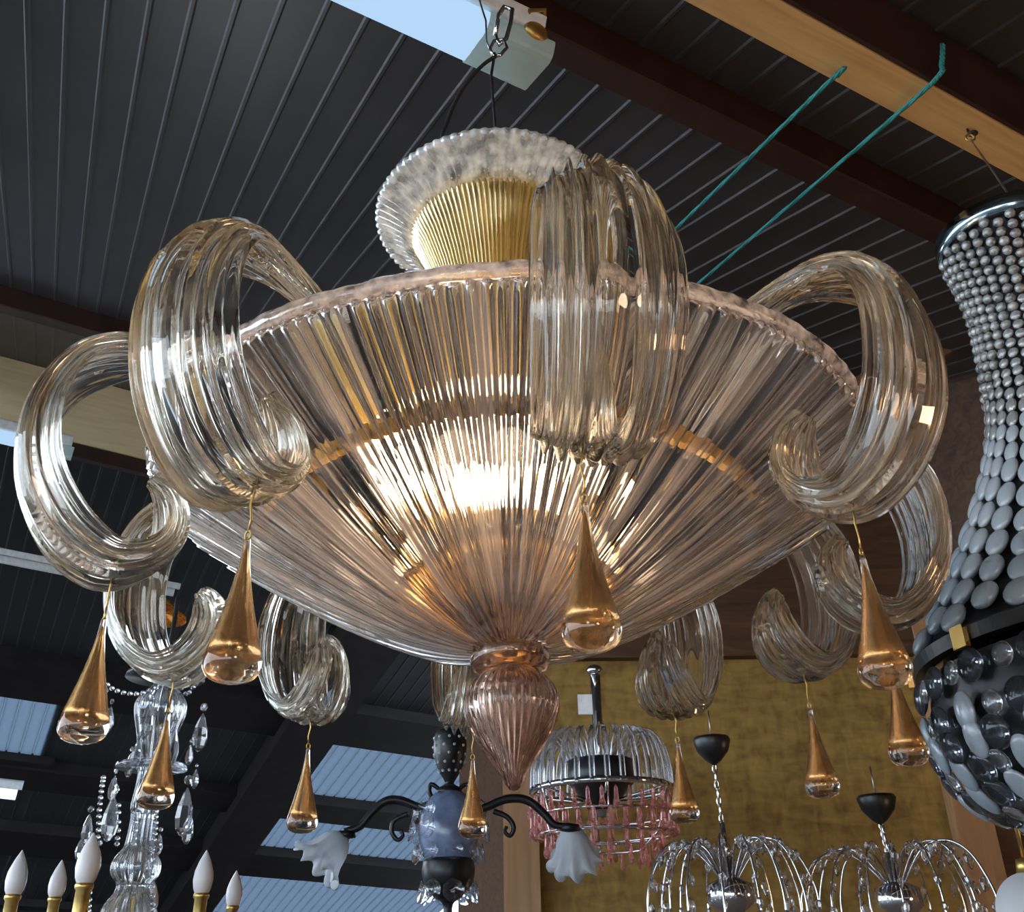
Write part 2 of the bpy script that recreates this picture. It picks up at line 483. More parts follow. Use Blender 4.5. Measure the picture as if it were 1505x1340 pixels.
# floor and outer walls
mb = MB().box((0, 4, -.05), (60, 60, .1)); tag(mb.build('floor', M['concrete'], smooth=False), 'grey concrete floor of the hall', 'floor', kind='structure')
def quadwall(name, pts, mat, label, th=.06):
    p = [Vector(q) for q in pts]; n = (p[1] - p[0]).cross(p[3] - p[0]).normalized() * th
    mb = MB().add(p + [q + n for q in p], [(0, 1, 2, 3), (7, 6, 5, 4), (0, 4, 5, 1), (1, 5, 6, 2), (2, 6, 7, 3), (3, 7, 4, 0)])
    tag(mb.build(name, mat, smooth=False), label, 'wall', kind='structure')
pl = RID + B * -9 + C2 * 12.6; pr = RID + B * 9 + C2 * 12.6
quadwall('wall_rear', [(pl.x, pl.y, 0), (pr.x, pr.y, 0), (pr.x, pr.y, pr.z - .03), (pl.x, pl.y, pl.z - .03)], M['sheetfar'], 'dark rear wall under the far eaves')

ga, gb = rp(3.6, -4.2), rp(3.6, V_RIDGE)
quadwall('wall_gable_lightblock', [(ga.x, ga.y, 0), (gb.x, gb.y, 0), (gb.x, gb.y, gb.z - .03), (ga.x, ga.y, ga.z - .03)], M['darkwood'], 'dark boarded gable wall added at the right side of the hall to hold off sky light')  # unseen wall added to darken the right of the roof
fa, fb = rp(-1.5, -4.2), rp(3.6, -4.2)
quadwall('wall_front_lightblock', [(fa.x, fa.y, 0), (fb.x, fb.y, 0), (fb.x, fb.y, fb.z - .03), (fa.x, fa.y, fa.z - .03)], M['darkwood'], 'dark boarded front wall added behind the viewer at the right to hold off sky light')  # unseen wall added and widened to cut sky light from the front right
# OSB partition and its timber
YW = 3.1
def wx(px, py): return at(px, py, YW)
zt = wx(1080, 968).z
xl = wx(742, 1260).x; xr = wx(1420, 1200).x
mb = MB().box(((xl + xr) / 2, YW + .02, zt / 2), (xr - xl, .02, zt)); tag(mb.build('wall_right', M['osb'], smooth=False), 'yellow brown chipboard partition behind the hanging lamps at lower right', 'wall', kind='structure')
zr = 5.0
mb = MB().box(((xl + xr + 4.2) / 2 + .35, YW + .09, (zt + zr) / 2), (xr - xl + 3.6, .06, zr - zt)); tag(mb.build('wall_upper', M['darkwood'], smooth=False), 'dark brown boarded wall above the chipboard partition', 'wall', kind='structure')
mb = MB().box((xr + 1.9, YW + .06, zt / 2), (3.6, .06, zt)); tag(mb.build('wall_side', M['darkwood'], smooth=False), 'dark brown boarded wall right of the tan post', 'wall', kind='structure')
pm = (wx(740, 1250).x + wx(792, 1250).x) / 2; pw = wx(792, 1250).x - wx(740, 1250).x
zp = wx(765, 1120).z
mb = MB().box((pm, YW - .03, zp / 2), (pw, .09, zp)); tag(mb.build('timber_post', M['post'], smooth=False), 'tan pine post at the left edge of the chipboard partition', 'post', kind='structure')
pa = wx(1372, 1100).x; pb = wx(1424, 1100).x
zp2 = wx(1375, 900).z
mb = MB().box(((pa + pb) / 2 + .0, YW - .03, zp2 / 2), (pb - pa, .07, zp2)); tag(mb.build('timber_post', M['post'], smooth=False), 'tan pine post at the right edge of the chipboard partition', 'post', kind='structure')
mb = MB().box(((xl + xr) / 2, YW - .02, zt + .09), (xr - xl - .1, .05, .18)); tag(mb.build('timber_header', M['darkwood'], smooth=False), 'dark reddish header board above the chipboard partition', 'beam', kind='structure')
p0 = at(1180, 630, 2.6); p1 = at(1430, 470, 2.6)
mb = MB(); d = (p1 - p0).normalized(); q = d.cross(Vector((0, 1, 0))).normalized() * .07
yb = Vector((0, .06, 0))
mb.add([p0 - q, p0 + q, p0 + q + yb, p0 - q + yb, p1 - q, p1 + q, p1 + q + yb, p1 - q + yb], [(0, 1, 2, 3), (7, 6, 5, 4), (0, 4, 5, 1), (1, 5, 6, 2), (2, 6, 7, 3), (3, 7, 4, 0)])
tag(mb.build('timber_brace', M['midwood'], smooth=False), 'dim brown sloping brace behind the right leaf arm', 'beam', kind='structure')

# ------------------------------------------------------------------ main chandelier
TILT = Matrix.Rotation(-.0217, 3, 'X') @ Matrix.Rotation(-.0154, 3, 'Y')
chand = thing('glass_chandelier', (0, 0, ZR), 'large clear and amber ribbed glass chandelier with a lit bowl and curling leaf arms', 'chandelier', rot=TILT.to_euler())
CX = 0.018 * R
# --- ribbed bowl
NR = 180; SEG = NR * 8
ribamp = [random.uniform(.45, 1.45) for _ in range(NR)]
ribpow = [random.uniform(1.0, 3.2) for _ in range(NR)]
def bowl_z(r): return -.022 - .450 * (1 - ((max(r, .1) - .1) / .9) ** 1.3)
rs = [.100, .12, .15, .19, .24, .29, .34, .39, .44, .49, .54, .59, .64, .69, .74, .79, .84, .88, .92, .95, .975, .992]
prof = [(r, bowl_z(r), 1) for r in rs] + [(.997, -.0265, .3), (.990, -.0255, 0)]
prof += [(r - .004, bowl_z(r) + .012, -.01) for r in reversed(rs[:-1])]
P2 = np.array([(a, b) for a, b, c in prof]); rows = []
for k in range(SEG):
    t = 2 * PI * k / SEG; row = []
    for i, (r, z, w) in enumerate(prof):
        a = P2[max(i - 1, 0)]; b = P2[min(i + 1, len(P2) - 1)]; tn = b - a; nn = np.array([tn[1], -tn[0]]); nn = nn / (np.linalg.norm(nn) + 1e-9)
        amp = w * min(.0100, .034 * r) * ribamp[int(t / (2 * PI) * NR) % NR]
        wob = .0035 * math.sin(9 * t + 1) * (r ** 3)
        d_ = amp * 1.9 * abs(math.sin(NR * t / 2)) ** ribpow[int(t / (2 * PI) * NR) % NR]
        if w < 0: d_ = -.0026 * min(1, r * 3) * math.cos(113 * t + 2 * math.sin(5 * t))
        row.append(((r + nn[0] * d_) * R * math.sin(t) + CX * r, -(r + nn[0] * d_) * R * math.cos(t), (z + nn[1] * d_ + wob) * R))
    rows.append(row)
bowl = MB().grid(rows, close_u=True, close_v=True).build('glass_bowl', M['bowl'], chand)
rl = [(.992, -.0255), (1.002, -.0245), (1.011, -.014), (1.013, .002), (1.008, .013), (.998, .0165), (.988, .013), (.984, .0), (.984, -.016)]
MB().lathe([(a * R, b * R) for a, b in rl], 360, mod=lambda i, t: (.0016 * R * math.cos(90 * t) + .001 * R * math.sin(23 * t), .0012 * R * math.sin(41 * t) + .0035 * R * math.sin(9 * t + 1)), closed=True, ctr=(CX, 0, 0)).build('bowl_rim', M['rim'], chand)
# --- gold ring with teeth inside the bowl
mb = MB()
def ringmod(i, t):
    return (0, (.014 * R if (int(t / (2 * PI) * 120) % 2) else 0) if i in (1, 2) else 0)
mb.lathe([(.690 * R, -.165 * R), (.698 * R, -.135 * R), (.690 * R, -.135 * R), (.672 * R, -.168 * R)], 240, mod=ringmod, closed=True, ctr=(CX * .7, 0, 0))
mb.build('gold_ring', M['gold'], chand, smooth=False)
sp = None
for k in range(5):
    t = 2 * PI * k / 5 + .5
    if sp is None:
        d = Vector((0, -1, 0))
        sp = MB().tube([d * .10 * R + Vector((0, 0, -.24 * R)), d * .4 * R + Vector((0, 0, -.20 * R)), d * .682 * R + Vector((0, 0, -.158 * R))], .006 * R, 8).build('ring_spoke', M['brass'], chand)
        sp.rotation_euler = (0, 0, t)
    else: dup(sp, chand, None, (0, 0, t))
mb = MB().lathe([(.03 * R, -.435 * R), (.10 * R, -.418 * R), (.165 * R, -.370 * R), (.215 * R, -.312 * R), (.240 * R, -.268 * R), (.236 * R, -.262 * R), (.226 * R, -.268 * R), (.203 * R, -.305 * R), (.155 * R, -.358 * R), (.09 * R, -.402 * R), (.03 * R, -.416 * R)], 96, mod=lambda i, t: (.003 * R * math.cos(48 * t), 0), closed=True)
mb.build('glow_cup', M['cup'], chand)  # amber glass stands in for bulb glow on a gold cup
mb = MB().lathe([(.232 * R, -.270 * R), (.246 * R, -.268 * R), (.247 * R, -.252 * R), (.233 * R, -.252 * R)], 96, closed=True)
mb.build('cup_rim', M['gold'], chand)
# --- centre stem, lamp holders, bulbs
mb = MB().lathe([(.028 * R, -.45 * R), (.028 * R, -.1 * R), (.06 * R, -.08 * R), (.06 * R, -.03 * R), (.03 * R, 0), (.026 * R, .5 * R), (.022 * R, .98 * R)], 20, cap=True)
mb.build('centre_stem', M['brass'], chand)
hold = bulb = None
for k in range(3):
    t = (-.42, .35, 2.9)[k]
    d = Vector((math.sin(t), -math.cos(t), 0))
    loc = d * .20 * R + Vector((CX * .3 - .055 * R, 0, -.135 * R))
    if hold is None:
        hold = MB().lathe([(.0, 0), (.036 * R, .0), (.036 * R, .07 * R), (.0, .07 * R)], 16).tube([Vector((0, 0, .01 * R)), Vector((0, .12 * R, -.02 * R)), Vector((0, .20 * R, .02 * R))], .009 * R, 8).build('lamp_holder', M['brass'], chand, loc=loc)
        hold.rotation_euler = (0, 0, t)
        bulb = MB().lathe([(.0, .069 * R), (.026 * R, .072 * R), (.034 * R, .10 * R), (.060 * R, .14 * R), (.068 * R, .172 * R), (.060 * R, .206 * R), (.034 * R, .230 * R), (0, .237 * R)], 20).build('bulb', M['bulb'], chand, loc=loc)
    else:
        dup(hold, chand, loc, (0, 0, t)); dup(bulb, chand, loc)
# --- upper trumpet dish
def flare(prof, N, amp, seg):
    def md(i, t):
        return (amp[i] * R * (abs(math.cos(N * t / 2)) * 2 - 1), 0)
    return MB().lathe([(a * R, b * R) for a, b in prof], seg, mod=md, closed=True)
pd = [(.285, .968), (.325, 1.004), (.362, 1.030), (.392, 1.043), (.410, 1.052), (.414, 1.064), (.405, 1.074), (.385, 1.066), (.350, 1.046), (.315, 1.022), (.285, .990)]
am = [.002, .006, .008, .009, .007, .004] + [0] * 5
flare(pd, 80, am, 560).build('trumpet_lip', M['dish'], chand)
pt = [(.100, .36), (.128, .50), (.168, .66), (.212, .80), (.256, .91), (.290, .972), (.294, .985), (.280, .985), (.242, .92), (.198, .81), (.154, .668), (.114, .50), (.086, .36)]
flare(pt, 100, [.003, .004, .005, .005, .005, .003, .001] + [0] * 6, 600).build('amber_throat', M['throat'], chand)
# --- collar and finial
mb = MB().lathe([(.070 * R, -.455 * R), (.092 * R, -.462 * R), (.105 * R, -.480 * R), (.107 * R, -.505 * R), (.098 * R, -.525 * R), (.078 * R, -.532 * R), (.06 * R, -.53 * R), (.06 * R, -.46 * R)], 64, closed=True)
mb.build('glass_collar', M['finial'], chand)
fp = [(.066, -.530), (.075, -.538), (.096, -.556), (.113, -.578), (.1225, -.606), (.122, -.635), (.113, -.665), (.097, -.698), (.078, -.728), (.058, -.757), (.041, -.782), (.029, -.803), (.020, -.822), (.010, -.834), (0.001, -.837)]
fi = [(.001, -.80), (.012, -.79), (.030, -.765), (.060, -.72), (.088, -.67), (.103, -.63), (.103, -.605), (.090, -.575), (.06, -.55), (.052, -.53)]
nf = len(fp)
def fmod(i, t):
    if i < 2 or i >= nf - 1: return (0, 0)
    return (.0045 * R * (abs(math.cos(36 * t / 2)) * 2 - 1) * min(1, fp[i][0] / .06), 0)
MB().lathe([(a * R, b * R) for a, b in fp + fi], 36 * 8, mod=fmod, closed=True).build('glass_finial', M['finial'], chand)
# --- suspension
def loc_ch(p): return TILT.inverted() @ (Vector(p) - Vector((0, 0, ZR)))
hk = atd(738, 20, 1.70)
def axis_pt(px, py):           # point on the plane through the chandelier axis facing the camera
    d = raydir(px, py); return CAM + d * ((0 - CAM.y) / d.y)
a0 = axis_pt(729, 205); a1 = axis_pt(722, 120); a2 = axis_pt(735, 70)
mb = MB().tube([loc_ch((a0.x, 0, ZR + .98 * R))] + [loc_ch(axis_pt(*p)) for p in ((728, 190), (724, 140), (722, 110), (727, 78))], .0022, 8)
mb.build('suspension_cable', M['blackcord'], chand)
mb = MB().tube([loc_ch(p) for p in spline([Vector((-.06, .0, ZR + 1.0 * R)), axis_pt(650, 215), axis_pt(657, 180), axis_pt(677, 135), axis_pt(707, 98), axis_pt(730, 82)], 24)], .0030, 8)
mb.build('power_cord', M['blackcord'], chand)
mb = MB().tube([loc_ch(axis_pt(*p)) for p in ((728, 52), (733, 22), (741, 10), (753, 14), (750, 34), (744, 56), (734, 66), (728, 52))], .0038, 8)
mb.tube([loc_ch(axis_pt(*p)) for p in ((726, 84), (720, 72), (726, 60), (740, 58), (745, 70), (736, 80), (726, 84))], .0028, 8)
mb.build('hook', M['chrome'], chand)
mb = MB().tube([loc_ch(axis_pt(*p)) for p in ((722, 80), (715, 60), (714, 30), (706, 5), (698, -30), (690, -90))], .0016, 6)
mb.build('hanging_wire', M['wire'], chand)
# --- leaf arms
ap = [(.50, .0), (.62, .06), (.75, .112), (.88, .148), (1.00, .160), (1.10, .142), (1.185, .085), (1.235, -.01), (1.247, -.125), (1.217, -.26), (1.145, -.37), (1.055, -.425), (.985, -.415), (.930, -.365), (.908, -.295), (.928, -.225), (.972, -.185)]
wid = [.066, .066, .068, .074, .105, .180, .24, .275, .295, .295, .28, .26, .245, .22, .18, .13, .05]
thk = [.064, .064, .064, .056, .040, .022, .014, .012, .012, .012, .012, .012, .012, .012, .012, .012, .012]
sag = [.0, .0, .0, .01, .02, .035, .045, .05, .05, .045, .04, .03, .025, .025, .03, .025, .01]
NS = 110
cen = spline(ap, NS); W = [float(x[0]) for x in spline([(w,) for w in wid], NS)]; TK = [float(x[0]) for x in spline([(w,) for w in thk], NS)]; SG = [float(x[0]) for x in spline([(w,) for w in sag], NS)]
NC = 176; rows = []
for i in range(NS):
    tn = cen[min(i + 1, NS - 1)] - cen[max(i - 1, 0)]; tn = tn / np.linalg.norm(tn); nn = np.array([-tn[1], tn[0]])
    nn = -nn if np.dot(nn, np.array([0, 1])) < 0 and i < 20 else nn
    nrm = np.array([-tn[1], tn[0]])   # left of travel = outside of the loop
    s_ = i / (NS - 1); row = []
    flat = min(1, max(0, (s_ - .16) / .16)); flat = flat * flat * (3 - 2 * flat)
    ribs = 8
    for k in range(NC):
        a = 2 * PI * k / NC
        ca, sa = math.cos(a), math.sin(a)
        ex = 1.0 - .45 * flat
        x = W[i] / 2 * (abs(ca) ** (ex) * (1 if ca >= 0 else -1))
        y = TK[i] / 2 * (abs(sa) ** (1 - .25 * flat) * (1 if sa >= 0 else -1))
        xn = x / (W[i] / 2)
        rib = math.cos(xn * PI * ribs)
        edge = max(0, 1 - abs(xn) ** 6)
        bump = (.5 + .5 * rib) ** 2.6
        amp = (.009 * (1 - flat) + .028 * flat) * edge
        if sa > 0: y += amp * bump * (.5 + .5 * sa)
        else: y -= amp * .25 * bump * abs(sa)
        y -= SG[i] * xn * xn
        y += .004 * math.sin(s_ * 23 + xn * 2)
        p = cen[i] + nrm * y
        row.append((x * R, -p[0] * R, p[1] * R))
    rows.append(row)
mb = MB().grid(rows, close_v=True)
mb.f.append(tuple(reversed(range(NC)))); mb.f.append(tuple((NS - 1) * NC + k for k in range(NC)))
arm0 = mb.build('leaf_arm', M['arm'], chand)
# --- drops: clear casing round an amber core
dp = [(.0035, -.098), (.006, -.104), (.0075, -.125), (.011, -.155), (.018, -.195), (.028, -.240), (.039, -.282), (.047, -.312), (.050, -.330), (.048, -.345), (.040, -.357), (.026, -.364), (.012, -.3665), (0.0005, -.367)]
dprof = spline([(a, b) for a, b in dp], 40)
cp = [(.0005, -.118), (.004, -.135), (.0085, -.170), (.0155, -.21), (.0245, -.252), (.033, -.288), (.037, -.306), (.036, -.318), (.028, -.326), (.015, -.3285), (0.0005, -.329)]
cprof = spline(cp, 30)
drop0 = MB().lathe([(max(.0003, float(p[0])) * R, float(p[1]) * R) for p in dprof], 32).build('glass_drop', M['drop'])
core0 = MB().lathe([(max(.0003, float(p[0])) * R, float(p[1]) * R) for p in cprof], 28).build('amber_core', M['core'], drop0)
wr = MB()
wr.tube([(0, 0, .03 * R), (.004 * R, 0, .0), (-.003 * R, 0, -.03 * R), (.003 * R, 0, -.06 * R), (0, 0, -.085 * R)], .0022 * R, 6)
wr.tube([(math.sin(t) * .007 * R, 0, -.093 * R - math.cos(t) * .009 * R) for t in np.linspace(0, 2 * PI, 13)], .002 * R, 6)
wire0 = wr.build('wire_hook', M['brass'], drop0)
drop0.parent = chand
phis = [-28.2, 7.2, 43.6, 90.2, 115.4, 145.6, 187.4, 221.2, 254.6, 299.9]
T4 = TILT.to_4x4()
for k, ph in enumerate(phis):
    a = math.radians(ph)
    ar = arm0 if k == 0 else dup(arm0, chand)
    ar.rotation_euler = (0, 0, a + {0: -.05, 1: .03}.get(k, 0))
    jit = random.uniform(-.012, .012)
    ar.scale = (1 + random.uniform(-.04, .04), 1 + jit * .5, 1 + jit)
    loc = Vector((1.023 * R * math.sin(a), -1.023 * R * math.cos(a), -.4398 * R))
    if k == 0: dr = drop0
    else:
        dr = dup(drop0, chand)
        for chd in list(drop0.children): dup(chd, dr)
    rotm = TILT.inverted() @ Matrix.Rotation(a, 3, 'Z')
    dr.location = loc; dr.rotation_euler = rotm.to_euler()

# ------------------------------------------------------------------ fluorescent lamps and ropes
def fluor(name, end, L, wdt, hgt, label, capL=.10, cap=True, mat=None, group=None):
    """batten along the beams; end = right hand end of the diffuser"""
    root = thing(name, end, label, 'lamp', group)
    mw = Matrix.Identity(4)
    for i in range(3):
        mw[i][0] = B[i]; mw[i][1] = CC[i]; mw[i][2] = NN[i]; mw[i][3] = end[i]
    root.matrix_world = mw
    def sect(x0, x1, y0, y1, z0, z1, r, mat_, nm):
        pr = []
        for (cx_, cz_, a0) in ((y1 - r, z0 + r, -PI / 2), (y1 - r, z1 - r, 0), (y0 + r, z1 - r, PI / 2), (y0 + r, z0 + r, PI)):
            for j in range(5):
                a = a0 + j * PI / 8
                pr.append((cx_ + r * math.cos(a), cz_ + r * math.sin(a)))
        rows = [[(x, a, b) for a, b in pr] for x in (x0, x1)]
        q = MB().grid(rows, close_v=True); n = len(pr)
        q.f.append(tuple(range(n))); q.f.append(tuple(reversed(range(n, 2 * n))))
        return q.build(nm, mat_, root, smooth=False)
    sect(-L, -capL, -wdt / 2, wdt / 2, 0, hgt * .55, hgt * .22, mat or M['tube'], 'diffuser')
    sect(-L, -capL * .2, -wdt / 2 - .004, wdt / 2 + .004, hgt * .56, hgt, hgt * .08, M['capwhite'], 'housing')
    if cap: sect(-capL, 0, -wdt / 2 - .002, wdt / 2 + .002, -.002, hgt * .56, hgt * .2, M['cap'], 'end_cap')
    return root
hf = 1.40
e0 = rp(.487 * hf, 1.275 * hf, hf)
lamp = fluor('fluorescent_lamp', e0, 2.2, .145, .10, 'lit bluish white fluorescent lamp hanging above the chandelier at the top', .16)
mb = MB()
mb.tube([(-.075, -.06, .06 + 0), (-.075, -.075, .09), (-.04, -.075, .11), (-.03, -.06, .08)], .006, 8)
mb.ball((-.05, -.072, .05), (.03, .012, .022), 12, 8)
mb.build('lamp_clip', M['brass'], lamp)
hg_ = MB().tube([(0, 0, .10), (0, 0, H - hf - .002)], .006, 8).build('hanger', M['wire'], lamp, loc=(-.5, 0, 0))
dup(hg_, lamp, (-1.6, 0, 0))
lp = fluor('fluorescent_lamp', atd(104, 676, 6.6), 2.6, .10, .16, 'lit white fluorescent lamp under the pale laminated beam at far left', .10)
lq = fluor('fluorescent_lamp', atd(262, 878, 9.0), 4.6, .07, .13, 'thin grey white fluorescent strip far back behind the left leaf arms', .05, cap=False, mat=M['capwhite'])
fluor('fluorescent_lamp', atd(29, 1176, 9.0), 1.6, .10, .17, 'small bright lit lamp low at the far left edge', .04, cap=False, mat=M['tubefar'])
fluor('fluorescent_lamp', atd(737, 1234, 9.0), .25, .10, .22, 'tiny bright lit lamp beside the tan pine post far back', .02, cap=False, mat=M['tubefar'])

# teal ropes from the pine purlin
def rope(p_list, label, rad=.0065):
    P = spline(p_list, 60); mb = MB()
    for s in range(3):
        pts = []
        for i, p in enumerate(P):
            a = i * 1.15 + s * 2 * PI / 3
            pts.append(Vector(p) + Vector((math.cos(a) * rad * .55, math.sin(a) * rad * .3, math.sin(a) * rad * .55)))
        mb.tube(pts, rad * .62, 6)
    return tag(mb.build('rope', M['rope']), label, 'rope', 'teal ropes tied to the pine purlin')
def on_timber(px, py, dh=0): return on_roof(px, py, hT - .018 + dh)
e1 = on_roof(800, 520, H - .012); e2 = on_roof(858, 560, H - .012)   # knotted to the roof sheets
r0 = on_timber(1222, 118)
rope([r0 - CC * .02, r0 + CC * .012 , r0.lerp(e1, .3), r0.lerp(e1, .6), e1], 'teal rope tied to the pine purlin, nearer the lamp')
t0 = on_timber(1366, 120); t1 = on_timber(1318, 168)
rope([t0 + NN * .09 - CC * .036, t0 + NN * .03 - CC * .036, t0 - CC * .028, t1, t1.lerp(e2, .3), t1.lerp(e2, .6), e2], 'teal rope wrapped over the pine purlin, nearer the screw eye')

# ------------------------------------------------------------------ beaded basket chandelier at the right edge
AX = Vector((.902, .318, 2.0))
bc = thing('bead_chandelier', AX, 'grey beaded basket chandelier with a flared bead skirt cut by the right edge', 'chandelier')
wp = [(.109, .735), (.098, .68), (.090, .607), (.095, .50), (.111, .38), (.140, .295), (.183, .205), (.251, .085), (.298, .012)]
MB().lathe([(.104, .728), (.112, .728), (.113, .762), (.104, .762)], 64, closed=True).build('crown_ring', M['bluesteel'], bc)
MB().lathe([(.285, -.016), (.303, -.016), (.306, .002), (.300, .006), (.285, .002)], 96, closed=True).build('basket_ring', M['blackiron'], bc, smooth=False)
plq = None
for k in range(9):
    t = 2 * PI * k / 9 - .58
    mtx = Matrix.Rotation(t, 4, 'Z')
    if plq is None:
        plq = MB().box((0, -.309, -.010), (.024, .008, .030)).build('gold_plaque', M['gold'], bc, smooth=False)
        plq.rotation_euler = (0, 0, t)
    else: dup(plq, bc, rot=(0, 0, t))
curve = spline([(a, b) for a, b in wp], 200)
# positions down each string, bead length growing towards the skirt
small = MB(); big = []
beadm = MB().ball((0, 0, 0), (1, 1, 1), 10, 8).build('bead', M['greybead'])
ovalm = MB().ball((0, 0, 0), (1, 1, 1), 14, 10).build('oval_bead', M['greyoval'])
arc = [0]
for i in range(1, 200): arc.append(arc[-1] + float(np.linalg.norm(curve[i] - curve[i - 1])))
cands = []
nst = 32
for k in range(nst):
    t = 2 * PI * k / nst
    s = .012 + (.009 if k % 2 else 0); 
    while s < arc[-1] - .012:
        i = int(np.searchsorted(arc, s)); i = min(i, 198)
        r, z = curve[i]; tn = curve[i + 1] - curve[i - 1]
        g = s / arc[-1]
        half = .0088 if g < .40 else (.0095 + (g - .40) * .055 if g < .62 else .0235)
        wdt = .0090 if g < .40 else (.009 + (g - .4) * .018 if g < .62 else .0145 + (g - .62) * .02)
        pos = Vector((r * math.sin(t), -r * math.cos(t), z))
        slope = math.atan2(tn[0], -tn[1])
        wpos = AX + pos
        v = MR.transposed() @ (wpos - CAM)
        px = 752.5 + F * v.x / v.y; py = 670 - F * v.z / v.y
        face = (CAM - wpos).dot(Vector((math.sin(t), -math.cos(t), 0)))
        cands.append((px < 1520 and 300 < py < 1000 and face > -.10, half * wdt / v.y ** 2, pos, t, slope, half, wdt, g))
        s += half * 2 + .0012
vis = sorted([c for c in cands if c[0]], key=lambda c: -c[1])[:96]
visid = set(id(c) for c in vis)
for c in cands:
    _, _, pos, t, slope, half, wdt, g = c
    rot = Matrix.Rotation(t, 3, 'Z') @ Matrix.Rotation(-slope, 3, 'X')
    if id(c) in visid:
        o = dup(ovalm if g > .5 else beadm, bc, pos, rot.to_euler(), (wdt, wdt * .55, half))
        o.name = 'oval_bead' if g > .5 else 'bead'
    else:
        small.ball(pos, (wdt, wdt * (.6 if g > .5 else .9), half), 8, 6, rot)
bpy.data.objects.remove(beadm); bpy.data.objects.remove(ovalm)
tag(small.build('bead_strings', M['greybead'], bc), kind='stuff')
# dark inner net, lower basket
net = MB()
net.lathe([(.097, .73), (.083, .607), (.100, .38), (.168, .205), (.238, .085), (.284, .01)], 48)
net.build('bead_net', M['blackiron'], bc)
low = [(.300, -.03), (.303, -.10), (.290, -.155), (.255, -.205), (.20, -.235), (.12, -.255), (.02, -.262)]
net = MB(); net.lathe([(a - .012, b + .004) for a, b in low], 48); net.build('basket_net', M['blackiron'], bc)
lc = spline(low, 60)
kinds = [(.0185, .027, 'oval_bead', M['greyoval']), (.0225, .023, 'crystal_bead', M['darkbead']), (.015, .017, 'crystal_bead', M['crystal'])]
protos = [MB().ball((0, 0, 0), (1, 1, 1), 16, 12).build(k[2], k[3]) for k in kinds]
for row, (idx, nn_, ks) in enumerate(((3, 40, (1, 2)), (10, 38, (2, 1, 0)), (16, 36, (0, 1)), (22, 36, (1, 2, 0)), (28, 34, (1, 0)), (34, 30, (2, 1)), (40, 28, (1, 2, 0)), (46, 22, (2, 1)))):
    r, z = lc[idx]; tn = lc[idx + 1] - lc[idx - 1]; slope = math.atan2(tn[0], -tn[1])
    for k in range(nn_):
        t = random.uniform(-.04, .04) + 2 * PI * (k + .5 * (row % 2)) / nn_
        wpos = AX + Vector((r * math.sin(t), -r * math.cos(t), z))
        v = MR.transposed() @ (wpos - CAM)
        px = 752.5 + F * v.x / v.y
        if px > 1560 or t > PI and t < 1.2 * PI: continue
        if (CAM - wpos).dot(Vector((math.sin(t), -math.cos(t), -.35))) < -.07: continue
        q = ks[k % len(ks)]
        a, b, nm, mt_ = kinds[q]
        rot = Matrix.Rotation(t, 3, 'Z') @ Matrix.Rotation(-slope, 3, 'X')
        o = dup(protos[q], bc, Vector((r * math.sin(t), -r * math.cos(t), z)), rot.to_euler(), (a, a * .45, b)); o.name = nm
for p in protos: bpy.data.objects.remove(p)
# wire and screw eye
eye = on_timber(1424, 197)
top = AX + Vector((-.02, -.09, .745))
mb = MB().tube(spline([eye + Vector((0, 0, -.02)), eye.lerp(top, .5) + Vector((.0, 0, -.006)), top], 16), .0022, 6)
tag(mb.build('hanging_wire', M['wire']), 'thin steel wire from the screw eye down to the beaded chandelier', 'wire')
er = thing('screw_eye', eye, 'small rusty screw eye in the underside of the pine purlin', 'hook')
MB().tube([(math.sin(t) * .012, 0, -.014 - math.cos(t) * .012) for t in np.linspace(0, 2 * PI, 15)], .0034, 8).build('eye', M['brass'], er)
MB().tube([(0, 0, -.002), (0, 0, .02)], .003, 8).ball((.012, 0, .002), (.014, .012, .006), 10, 6).build('shank', M['blackiron'], er)

# ------------------------------------------------------------------ crystal chandelier at lower left
Y1 = 1.35
def k1(px, py, Y): return at(px + 1, py, Y).x - at(px, py, Y).x
O = at(196, 1300, Y1)
cr = thing('crystal_chandelier', O, 'crystal candle chandelier with frosted bulbs and hanging prisms at lower left', 'chandelier')
kk = k1(196, 1200, Y1)
def LP(px, py, dy=0., Y=Y1, o=O):
    return at(px, py, Y) - o + Vector((0, dy, 0))
def zof(py, Y=Y1, o=O, px=196): return at(px, py, Y).z - o.z
cprof_ = [(8, 1000), (34, 1028), (38, 1046), (30, 1075), (22, 1105), (18, 1120), (17, 1150), (20, 1185), (17, 1200), (19, 1240), (24, 1252), (33, 1268), (32, 1285), (22, 1300), (25, 1315), (36, 1335), (38, 1360), (20, 1400)]
cs = spline([(a * kk, zof(b)) for a, b in cprof_], 70)
def cmod(i, t): return (.0025 * math.cos(12 * t), 0)
MB().lathe([(max(.001, float(p[0])), float(p[1])) for p in cs], 96, mod=cmod).build('glass_column', M['crystal'], cr)
MB().tube([(0, 0, zof(1420)), (0, 0, zof(880))], .006, 10).build('stem', M['chrome'], cr)
MB().lathe([(.004, zof(980)), (58 * kk, zof(992)), (60 * kk, zof(998)), (.004, zof(1002))], 40, closed=True).build('top_plate', M['blackiron'], cr)
MB().lathe([(.004, zof(1118)), (50 * kk, zof(1124)), (52 * kk, zof(1130)), (.004, zof(1132))], 40, closed=True).build('lower_plate', M['crystal'], cr)
